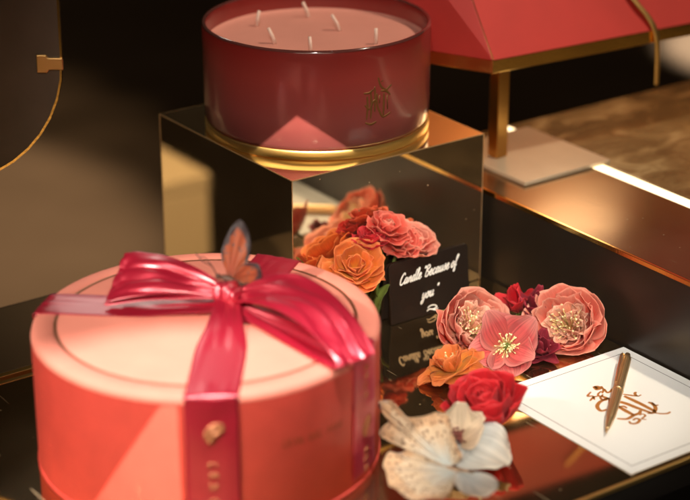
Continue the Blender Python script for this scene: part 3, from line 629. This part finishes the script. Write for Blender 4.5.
ANTHB = mat('maroon centre', (.16, .035, .025), .6, var=.5, vscale=300)

def peony(C, axis, Rr, label, seed, group):
    C = V(C); ax = V(axis).normalized(); t = empty('peony', (C.x, C.y, .05), label, 'flower', group)
    rnd = random.Random(seed); b = C - ax * Rr * .62
    def ring(n, L, W, a0, a1, cup, ruf, ph0, mt, lift, notch=.10, rf=5):
        for k in range(n):
            sd = seed * 100 + int(ph0 * 37) + k
            p = petal(b, ax, ph0 + 2 * math.pi * k / n + rnd.uniform(-.18, .18), L * rnd.uniform(.9, 1.08), W * rnd.uniform(.85, 1.15), a0 + rnd.uniform(-7, 7), a1 + rnd.uniform(-14, 14), cup, ruf, rf, sd, notch, lift=lift)
            obj('petal', settle(p), mt, t, solid=.025)
    ring(6, Rr * 1.50, Rr * .74, 108, 14, .7, .055, .2, PEONY, 0, .08)
    ring(6, Rr * 1.42, Rr * .68, 94, 2, .75, .065, .75, PEONY, .05, .10)
    ring(6, Rr * 1.26, Rr * .56, 80, 4, .8, .11, .3, PEONY, .1, .14, 7)
    ring(6, Rr * 1.0, Rr * .42, 66, 12, .8, .16, .1, PEONYI, .14, .2, 9)
    ring(7, Rr * .78, Rr * .28, 54, 20, .8, .2, .5, PEONYI, .18, .2, 9)
    ring(5, Rr * .62, Rr * .22, 34, 10, .7, .22, .9, PEONYI, .2, .22, 8)
    f, an = stamens(b + ax * Rr * .25, ax, 34, Rr * .38, Rr * .68, 50, .03, .09, seed, Rr * .16)
    obj('filaments', f, YEL, t); obj('anthers', an, ANTH, t)
    for k in range(4):
        ph = k * 1.57 + .6; X, Y, Z = frame(ax); rr = X * math.cos(ph) + Y * math.sin(ph)
        if rr.y > .25: leaf(t, b + V((0, 0, .5)) - ax * .15, rr - ax * .15 + V((0, 0, .2)), Rr * .8, Rr * .22, 'sepal', up=.5)
    stem(t, (b.x, b.y, max(.3, b.z)), (C.x + 1.2, C.y + 2.2, .22), .18, 0)
    return t
def ax(c, r, u): return CF * c + CR * r + CU * u
G1 = 'coral peonies beside the card'
peony((11.05, -10.81, 2.0), ax(.80, .40, .34), 3.2, 'coral peony nearest the black sign, its left side turned to the sign', 3, G1)
peony((17.2, -15.1, 2.2), ax(.82, -.32, .36), 3.3, 'round coral peony at the far corner of the white card', 5, G1)

# hellebore
hc = V((10.6, -15.35, 1.95)); ha = ax(.92, .12, .26).normalized()
he = empty('hellebore', (hc.x, hc.y, .05), 'open pink five-petalled flower with yellow stamens, leaning on the peony by the sign', 'flower')
X, Y, Z = frame(ha)
def phi_for(dr, du):
    d = CR * dr + CU * du; return math.atan2(d.dot(Y), d.dot(X))
for k, (dr, du, L, W, a0, a1) in enumerate(((-.55, .85, 3.5, 1.95, 70, 60), (.75, .75, 3.4, 1.95, 72, 52), (.9, -.55, 2.7, 1.6, 78, 45), (.05, -1, 3.3, 1.95, 84, 76), (-.95, -.2, 3.3, 1.9, 84, 84))):
    obj('petal', settle(petal(hc - ha * .35, ha, phi_for(dr, du), L, W, a0, a1, .45, .05, 3.6, 40 + k, -.02, .22, .16, 16, 14, shape='oval', lift=.03 * k)), HELL, he, solid=.03)
f, an = stamens(hc - ha * .3, ha, 64, .6, 1.25, 62, .022, .075, 9, .3); obj('filaments', f, YEL, he); obj('anthers', an, ANTH, he)
q = M(); ball(q, hc - ha * .1, .32, .32, .4, ax=ha, rough=.4, nu=10); obj('pistil', q, LEAF, he)
stem(he, hc - ha * .4, (12.6, -12.4, .25), .16, 0)

def bud(C, axis, Rr, label, seed, mt=DARKR, n=7, group=None, name='flower_bud', cat='flower bud', to=None):
    C = V(C); a_ = V(axis).normalized(); t = empty(name, (C.x, C.y, .05), label, cat, group); b = C - a_ * Rr * .7
    rnd = random.Random(seed)
    for k in range(n):
        obj('petal', settle(petal(b, a_, 2.4 * k + rnd.uniform(-.2, .2), Rr * rnd.uniform(1.35, 1.7), Rr * rnd.uniform(.5, .65), 25 + k * 7, -12 + k * 9, .9, .09, 5, seed * 50 + k, .08, shape='oval')), mt, t, solid=.03)
    stem(t, b, to or (C.x - .3, C.y + .8, .2), .13, .2)
    return t
G2 = 'dark red buds between the peonies'
bud((16.0, -10.1, 2.7), ax(.5, -.35, .8), 1.65, 'crimson bud standing left between the two peonies', 2, CRIM, 7, G2)
bud((17.0, -11.5, 2.7), ax(.6, .2, .8), 1.6, 'dark red bud half hidden behind the round peony', 3, DARKR, 8, G2)
bud((14.0, -15.7, 1.0), ax(.75, .1, .5), 1.7, 'dark red ruffled blossom low at the edge of the white card', 6, DARKR, 11, G2, 'small_blossom', 'flower')

# orange blossom lying under the left peony
oc = V((5.6, -14.6, 1.05)); oa = V((-.35, .15, .9)).normalized()
of = empty('orange_blossom', (oc.x, oc.y, .05), 'orange blossom with loose petals lying under the peony by the sign', 'flower')
for k in range(9):
    obj('petal', petal(oc - oa * .4, oa, k * .698 + .15, 3.1 + .35 * math.sin(k * 2.1), 1.45, 62 + 5 * math.sin(k * 3), 98 + 12 * math.sin(k * 1.7), .5, .07, 4, 70 + k, .05, .25, .25, shape='oval'), ORNG, of, solid=.03)
for k in range(7):
    obj('petal', petal(oc - oa * .3, oa, k * .9 + .4, 2.4, 1.2, 48, 10 + 10 * math.sin(k), .8, .09, 5, 90 + k, .1), ORNG, of, solid=.03)
f, an = stamens(oc, oa, 24, .8, 1.3, 35, .025, .08, 6, .25); obj('filaments', f, YEL, of); obj('anthers', an, ANTH, of)


# red rose
def rose(C, axis, Rr, label, seed):
    C = V(C); a_ = V(axis).normalized(); t = empty('rose', (C.x, C.y, .05), label, 'flower'); b = C - a_ * Rr * .8; rnd = random.Random(seed)
    for k in range(24):
        g = k / 23; n_ = k * 2.399
        L = Rr * (1.25 + .55 * g); W = Rr * (.30 + .50 * g)
        obj('petal', petal(b, a_, n_, L * rnd.uniform(.95, 1.08), W, 14 + 62 * g, -14 + 26 * g + (30 * max(0, g - .7)), 1.15 - .35 * g, .035 + .06 * g, 4, seed * 40 + k, .04, .35, .2, lift=.05), CRIM, t, solid=.03)
    stem(t, b, (C.x + 2.2, C.y + 1.4, .2), .17, .1)
    return t
rose((1.75, -23.2, 2.5), ax(.55, -.2, .75), 2.75, 'deep red rose in front of the orange blossom, behind the cream flower', 11)

# bunch leaning on the cube behind the sign
def peony_small(C, axis, Rr, label, seed, m1, m2, group=None, name='peony', foot=None):
    C = V(C); a_ = V(axis).normalized(); t = empty(name, (C.x, C.y, .05), label, 'flower', group); b = C - a_ * Rr * .6; rnd = random.Random(seed)
    for n_, L, W, a0, a1, cup, ruf, m_ in ((5, 1.5, .95, 100, 35, .6, .11, m1), (5, 1.4, .85, 82, 15, .7, .13, m1), (5, 1.15, .68, 60, 0, .9, .14, m1), (4, .9, .45, 36, -10, .9, .16, m2)):
        for k in range(n_):
            obj('petal', petal(b, a_, 6.283 * k / n_ + a0 + rnd.uniform(-.2, .2), Rr * L * rnd.uniform(.9, 1.1), Rr * W, a0 + rnd.uniform(-8, 8), a1 + rnd.uniform(-15, 15), cup, ruf, 5, seed * 60 + k + int(a0), .1), m_, t, solid=.03)
    stem(t, b, foot or (C.x * .5 + 3, -1.2, .2), .15, .1)
    return t
pk = peony_small((4.8, -2.3, 6.2), ax(.75, .0, .5), 2.3, 'orange peony standing left of the black sign, against the mirror cube', 21, ORNG, ORNG)
peony_small((8.9, -1.5, 8.6), ax(.6, .3, .7), 1.6, 'coral red peony above the corner of the black sign, against the mirror cube', 22, CORALR, PEONY)
peony_small((11.6, -1.7, 6.7), ax(.6, .3, .7), 1.85, 'small coral blossom peeping over the top edge of the black sign', 23, PEONY, PEONY, None, 'small_blossom')
peony_small((7.2, -1.3, 7.9), ax(.6, -.1, .8), 1.3, 'dark red blossom in the middle of the bunch against the mirror cube', 25, CRIM, CRIM, None, 'small_blossom')
peony_small((9.9, -1.8, 7.0), ax(.7, .1, .6), 1.6, 'coral red blossom directly behind the upper left corner of the sign', 26, CORALR, PEONY, None, 'small_blossom')
for k, (bx, bz, dx, dz) in enumerate(((6.4, 1.4, .5, .8), (7.0, 2.6, .2, 1), (3.4, 3.2, -.6, 1), (4.6, 2.0, -.3, .7))): leaf(pk, (bx, -2.9 + .3 * k, bz), (dx, -.15, dz), 2.8, .8, seed=k)

# cream flower with maroon centre
cc = V((-2.2, -24.9, 1.7)); ca = ax(.66, .0, .72).normalized()
cf = empty('cream_flower', (cc.x, cc.y, .05), 'cream white flower with a maroon centre, in front of the red rose', 'flower'); X, Y, Z = frame(ca)
for k, (dr, du, L, W, a0, a1, cup, mt) in enumerate(((.1, .9, 3.1, 2.0, 60, 18, .6, CREAM), (.9, .35, 3.1, 2.0, 62, 25, .6, CREAM), (.65, -.75, 4.7, 2.7, 76, 92, .35, WHITE), (-.3, -.95, 4.0, 1.6, 76, 94, .5, WHITE), (-.75, .65, 2.2, .8, 60, 10, 1.0, CREAM), (-.95, .1, 2.6, 1.3, 70, 60, .5, WHITE))):
    obj('petal', petal(cc - ca * .4, ca, phi_for(dr, du), L, W, a0, a1, cup, .085, 4.2, 140 + k, .03, .25, .22, 16, 14, shape='oval', lift=.02 * k), mt, cf, solid=.035)
f, an = stamens(cc - ca * .35, ca, 30, .45, .85, 40, .04, .12, 19, .3); obj('filaments', f, ANTHB, cf); obj('anthers', an, ANTHB, cf)
stem(cf, cc - ca * .4, (1.0, -21.5, .2), .15, .1)

# cream butterfly
b0, b1 = V((-6.6, -26.3, 1.55)), V((-4.9, -29.7, 1.75)); bd = (b1 - b0).normalized(); bmid = b0 * .45 + b1 * .55
cb = empty('butterfly', (bmid.x, bmid.y, .05), 'cream speckled butterfly with spread wings in front of the cream flower', 'butterfly')
q = M(); tube(q, cr([b0, b0 * .7 + b1 * .3, b0 * .35 + b1 * .65, b1], 4), [.08, .12, .15, .17, .19, .21, .23, .24, .24, .23, .22, .2, .14], 10); ball(q, b1 + bd * .18, .22); obj('body', q, mat('pale insect body', (.30, .20, .13), .6, var=.4, vscale=200), cb)
eA = V((-1.1, 6.4, 3.1)).normalized(); eB = V((2.3, 1.1, 2.75)); eB = (eB - eA * eB.dot(eA)).normalized()
wr = b0 * .45 + b1 * .55 + V((0, 0, .15))
obj('wing', wing(wr, eA, eB, [(0, -.1), (2.1, -.83), (4.2, -1.7), (5.58, -1.97), (5.7, -.9), (6.3, -.75), (7.34, -.5), (7.2, .1), (6.54, .42), (4.9, .4), (4.07, 1.5), (3.4, 2.4), (2.6, 2.5), (1.8, 2.0), (.9, 1.6), (-.2, 1.2), (0, .1)], .006, seed=1, wav=.17), CRW, cb, solid=.03)
eC = V((-.81, .58, .06)).normalized(); eD = V((-.58, -.81, -.05)); eD = (eD - eC * eD.dot(eC)).normalized()
obj('wing', wing(b0 * .3 + b1 * .7, eC, eD, [(0, .1), (1.5, -1.0), (3, -2.0), (4.4, -1.8), (5.2, -.4), (5.0, 1.6), (4.6, 3.2), (3.2, 4.4), (1.2, 4.0), (.2, 2.2)], .008, seed=5, wav=.18), CRW, cb, solid=.03)
obj('wing', wing(b0 * .2 + b1 * .8, V((.81, -.58, .1)).normalized(), V((-.58, -.81, .05)).normalized(), [(-.6, .1), (-.6, 1.6), (.2, 3.4), (1.4, 3.9), (2.4, 3.0), (2.4, 1.4), (1.0, .2)], .01, seed=6, wav=.07), WHITE, cb, solid=.03)

# ------------------------------------------------------------------ red faceted lamp
POSTM = mat('dark bronze post', (.52, .29, .09), .28, 1)
la = empty('table_lamp', (29, 5, 8.3), 'red faceted card lampshade with gold rim on square gold posts, behind the candle', 'lamp')
C0 = V((24.0, 3.3, 0)); fx = V((.9976, -.0698, 0)); lf = V((math.cos(R(115)), math.sin(R(115)), 0)); bk = V((.0698, .9976, 0))
rim_ = [C0, C0 + fx * 44, C0 + fx * 50 + bk * 13, C0 + fx * 44 + bk * 26, C0 + bk * 26, C0 + lf * 14.3]
def ringpts(z, inset=0):
    c = sum(rim_, V((0, 0, 0))) / 6
    return [V((p.x, p.y, z)) + (c - p).normalized() * inset for p in rim_]
def prism(z0, z1, i0=0, i1=0, cap=False):
    a_, b_ = ringpts(z0, i0), ringpts(z1, i1); m = M(); m.add(a_ + b_, [(i, (i + 1) % 6, (i + 1) % 6 + 6, i + 6) for i in range(6)] + ([tuple(range(6)), tuple(range(6, 12))] if cap else [])); return m
q = M(); o_, i_ = ringpts(17.95, -.12), ringpts(19.15, -.12); o2, i2 = ringpts(17.95, .35), ringpts(19.15, .35)
q.add(o_ + i_ + i2 + o2, [(a + 6 * k, (a + 1) % 6 + 6 * k, (a + 1) % 6 + 6 * ((k + 1) % 4), a + 6 * ((k + 1) % 4)) for k in range(4) for a in range(6)]); obj('gold_rim', q, GOLD, la, smooth=False, bevel=.04)
zt = 33.0; q = M(); cc_ = sum(rim_, V((0, 0, 0))) / 6
bs = [V((p.x, p.y, 19.16)) for p in rim_]
T1 = V((24.0, 12.3, zt)); T2 = V((16.6, 13.0, zt)) ; T2 = V((24.0 - 4.1, 3.3 + 14.2, zt))
TR = C0 + fx * 44 + bk * 9 + V((0, 0, zt)); TR2 = TR + V((3, 4, 0)); TB = C0 + fx * 44 + bk * 17 + V((0, 0, zt)); TBL = C0 + bk * 18 + V((0, 0, zt))
vs = bs + [T1, T2, TR, TR2, TB, TBL]
q.add(vs, [(0, 1, 8, 6), (0, 6, 7), (0, 7, 5), (5, 7, 11), (5, 11, 4), (4, 11, 10, 3), (3, 10, 2), (2, 10, 9), (2, 9, 1), (1, 9, 8), (6, 8, 9, 10, 11, 7)]); obj('shade', q, RED, la, smooth=False, bevel=.12, solid=.15)
m_ = M(); lv = [V((cc_.x + (p.x - cc_.x) * .96, cc_.y + (p.y - cc_.y) * .96, p.z - (0 if p.z < 20 else 1.0))) for p in vs]; m_.add(lv, [f for f in q.f]); obj('lining', m_, mat('gold paper lining', (.72, .33, .13), .6), la, smooth=False)
q = M(); tube(q, [bs[0] + (T1 - bs[0]) * .0, T1], .07, 6); obj('gold_piping', q, GOLD, la)
for dx in (0, 36.5):
    obj('post', Box(26.45 + dx, 27.75 + dx, 5.3, 6.6, 8.72, 19.2), POSTM, la, smooth=False, bevel=.08)
    obj('base_plate', Box(24.6 + dx, 35.0 + dx, -.9, 10.8, 8.32, 8.7), PLATE, la, smooth=False, bevel=.06)
q = M(); rows = []
for x, y, z, w_ in cr([(39.6, 7.9, 29.0, .32), (40.2, 5.6, 25.5, .32), (40.9, 3.55, 22.3, .32), (41.9, 2.35, 20.5, .32), (42.4, 1.75, 19.2, .32), (42.7, 1.55, 17.5, .3), (42.9, 1.6, 13.8, .24)], 6):
    rows.append([(x - w_, y, z), (x + w_, y, z), (x + w_, y + .08, z + .04), (x - w_, y + .08, z + .04)])
q.grid(rows, close=True); obj('pull_ribbon', q, RAIL, la)

# ------------------------------------------------------------------ round-cornered mirror at the left
ex = V((.80, -.60, 0)); mo = V((-15.75, 9.0, 24.6)); up_ = V((0, 0, 1)); nrm = ex.cross(up_).normalized()
def stad(w, h, r, n=10):
    pts = []
    for cx_, cz_, s in ((w / 2 - r, -h / 2 + r, -90), (w / 2 - r, h / 2 - r, 0), (-w / 2 + r, h / 2 - r, 90), (-w / 2 + r, -h / 2 + r, 180)):
        pts += [(cx_ + r * math.cos(R(s + 90 * i / n)), cz_ + r * math.sin(R(s + 90 * i / n))) for i in range(n + 1)]
    return pts
W_, H_, r_ = 22, 34, 10.5
cen = mo - ex * (W_ / 2) + up_ * (H_ / 2 - 10.2)
mr_ = empty('table_mirror', (cen.x, cen.y, 0), 'round-cornered dark mirror with a thin brass rim and clip, at the left edge', 'mirror')
P = [cen + ex * a + up_ * b for a, b in stad(W_, H_, r_)]
n = len(P); q = M(); q.add([p + nrm * .15 for p in P] + [p - nrm * .15 for p in P], [tuple(range(n)), tuple(range(n, 2 * n))[::-1]] + [(i, i + n, (i + 1) % n + n, (i + 1) % n) for i in range(n)]); obj('glass', q, DARKGL, mr_, smooth=False)
q = M(); rows = []
for i in range(n + 1):
    p = P[i % n]; d = (p - cen).normalized(); rows.append([p + nrm * .25 - d * .05, p + nrm * .25 + d * .14, p - nrm * .25 + d * .14, p - nrm * .25 - d * .05])
obj('rim', q.grid(rows, close=True), GOLD, mr_, smooth=True, angle=40)
cl = mo + ex * -.9; q = M()
vs = []
for s in (.16, .42): vs += [cl + ex * a + up_ * b + nrm * s for a, b in ((-1.0, -.75), (-.2, -.75), (-.05, -.5), (1.1, -.5), (1.1, .5), (-.05, .5), (-.2, .75), (-1.0, .75))]
q.add(vs, [tuple(range(8)), tuple(range(8, 16))[::-1]] + [(i, i + 8, (i + 1) % 8 + 8, (i + 1) % 8) for i in range(8)]); obj('clip', q, mat('brushed brass', (.75, .45, .17), .38, .9), mr_, smooth=False, bevel=.08)
q = M(); pb = cen - ex * 3; tube(q, [(pb.x, pb.y, .8), (pb.x, pb.y, cen.z - H_ / 2 + .2)], .5, 16); obj('post', q, GOLD, mr_, angle=40)
q = M(); lathe(q, pb.x, pb.y, [(.3, 1.1), (5.5, .8), (6, .6), (6, .06)], 48, capb=True, capt=True); obj('foot', q, GOLD, mr_, angle=40)

pl = empty('display_plinth', (-44, 116, -80), 'pale tan plinth out beyond the table, seen reflected in the left face of the cube', 'plinth')
TAN = mat('tan lacquer', (.64, .50, .34), .6)
obj('body', Box(-53.4, -34, 101, 131, -80, -29.5), TAN, pl, smooth=False, bevel=.3)
obj('top', Box(-53.5, -33.9, 100.9, 131.1, -29.4, -27.2), TAN, pl, smooth=False, bevel=.2)

# ------------------------------------------------------------------ light
GOBO = 760
def spot(name, loc, aim, power, col, angle, blend, size):
    l = bpy.data.lights.new(name, 'SPOT'); l.energy = power; l.color = col; l.spot_size = R(angle); l.spot_blend = blend; l.shadow_soft_size = size
    o = bpy.data.objects.new(name, l); COL.objects.link(o); o.location = V(loc) * S
    o.rotation_euler = (V(aim) - V(loc)).to_track_quat('-Z', 'Y').to_euler(); return o
WARM = (1, .80, .56)
spot('ceiling_spot', (-108, -150, 155), (8, 0, 13), 80, (1, .93, .82), 15, .4, .03)
spot('ceiling_spot', (-5, -75, 205), (12, -20, 2), 55, (1, .94, .84), 15, .5, .03)
spot('ceiling_spot', (-95, -170, 112), (11.5, -15, 3.5), 142, (1, .93, .82), 9.5, .45, .02)
spot('ceiling_spot', (-40, -62, 205), (-27, -29, 10.6), 300, (1, .95, .88), 10.5, .12, .02)
spot('ceiling_spot', (-165, -35, 120), (-18, -13, 5), 175, (1, .90, .76), 11, .5, .03)
spot('ceiling_spot', (75, -60, 190), (34, 0, 12), 95, (1, .84, .64), 30, .5, .04)
spot('ceiling_spot', (45, 120, 90), (-22, -8, 10.6), 5, (1, .92, .80), 9, .5, .06)
spot('ceiling_spot', (22, 232, 210), (22, 232, -80), 250, (1, .72, .45), 37, .35, .03)
for fy in (245, 275, 305): spot('ceiling_spot', (121, fy, 190), (119, fy, -80), 26, (1, .70, .40), 12, 1, .03)
spot('ceiling_spot', (-80, 10, 170), (-44, 100, -50), 260, (1, .80, .52), 22, .4, .03)
spot('ceiling_spot', (305, 215, 220), (305, 215, -80), 900, (1, .86, .70), 13, .3, .03)
# added unseen lamp; its mask plate imitates mirror-bounced light on candle and box
LP = V((-125, -185, 121)); pools = [[(3.1, 3.71, 17.93), (.65, 7.59, 13.75), (7.75, 1.13, 14.16)], [(-25.3, -21.54, 9.9), (-24.45, -22.3, 9.9), (-24.4, -22.4, 1.0), (-28.53, -15.93, -.2)]]
aim = V((-6, -8, 11)); axd = (aim - LP).normalized(); GX, GY, _ = frame(axd); dpl = 40
bm = bmesh.new(); eds = []
def loop(pts):
    vv = [bm.verts.new(p) for p in pts]; eds.extend(bm.edges.new((vv[i], vv[(i + 1) % len(vv)])) for i in range(len(vv)))
loop([LP + axd * dpl + GX * a * 9 + GY * b * 9 for a, b in ((-1, -1), (1, -1), (1, 1), (-1, 1))])
for pool in pools: loop([LP + (V(p) - LP) * (dpl / (V(p) - LP).dot(axd)) for p in pool])
bmesh.ops.triangle_fill(bm, edges=eds, use_beauty=True, normal=axd); bm.verts.ensure_lookup_table(); bm.verts.index_update()
gm = M().add([v.co.copy() for v in bm.verts], [tuple(v.index for v in f.verts) for f in bm.faces]); bm.free()
hs_ = empty('added_lamp', LP + axd * 20, 'added lamp with a cut-out mask, unseen behind the camera, shaping light patches on candle and box', 'added_lamp')
obj('patch_mask', gm, DARK, hs_, smooth=False, solid=.05)
q = M(); rows = [[LP + axd * d_ + GX * a * w_ + GY * b * w_ for a, b in ((-1, -1), (1, -1), (1, 1), (-1, 1))] for d_, w_ in ((-8, .5), (-8, 9.1), (41, 9.1))]
obj('housing', q.grid(rows, close=True), DARK, hs_, smooth=False)
spot('patch_spot', LP, aim, GOBO, (1, .88, .70), 20, .05, .0003)
def area(name, loc, aim, sx, sy, power, col):
    l = bpy.data.lights.new(name, 'AREA'); l.shape = 'RECTANGLE'; l.size = sx; l.size_y = sy; l.energy = power; l.color = col
    o = bpy.data.objects.new(name, l); COL.objects.link(o); o.location = V(loc) * S; o.rotation_euler = (V(aim) - V(loc)).to_track_quat('-Z', 'Y').to_euler(); return o
area('fill_light', (-235, -310, 175), (0, -5, 5), 2.6, 1.1, 20, (1, .84, .64))      # added broad light behind the camera, for fill and reflections
bl = bpy.data.lights.new('lamp_bulb', 'POINT'); bl.energy = .8; bl.color = (1, .80, .52); bl.shadow_soft_size = .06
bo = bpy.data.objects.new('lamp_bulb', bl); COL.objects.link(bo); bo.location = V((46, 15, 27)) * S

wd_ = bpy.data.worlds.new('World'); scn.world = wd_; wd_.use_nodes = True
bg = wd_.node_tree.nodes['Background']; bg.inputs[0].default_value = (1, .64, .34, 1); bg.inputs[1].default_value = .014

# ------------------------------------------------------------------ camera
cam = bpy.data.cameras.new('camera'); co = bpy.data.objects.new('camera', cam); COL.objects.link(co)
co.location = V((-82.07, -122.02, 68.99)) * S; co.rotation_euler = (R(90 - 22.602), 0, R(-35.632))
cam.sensor_width = 36; cam.lens = 99.73; cam.clip_start = .05; cam.clip_end = 200
cam.dof.use_dof = True; cam.dof.focus_distance = 1.565; cam.dof.aperture_fstop = 3.5; cam.dof.aperture_blades = 9
scn.camera = co
scn.view_settings.view_transform = 'Standard'; scn.view_settings.look = 'None'; scn.view_settings.exposure = 0; scn.view_settings.gamma = 1
cy = scn.cycles
cy.use_denoising = True; cy.max_bounces = 10; cy.diffuse_bounces = 4; cy.glossy_bounces = 6; cy.caustics_reflective = True; cy.blur_glossy = .3; cy.sample_clamp_indirect = 8
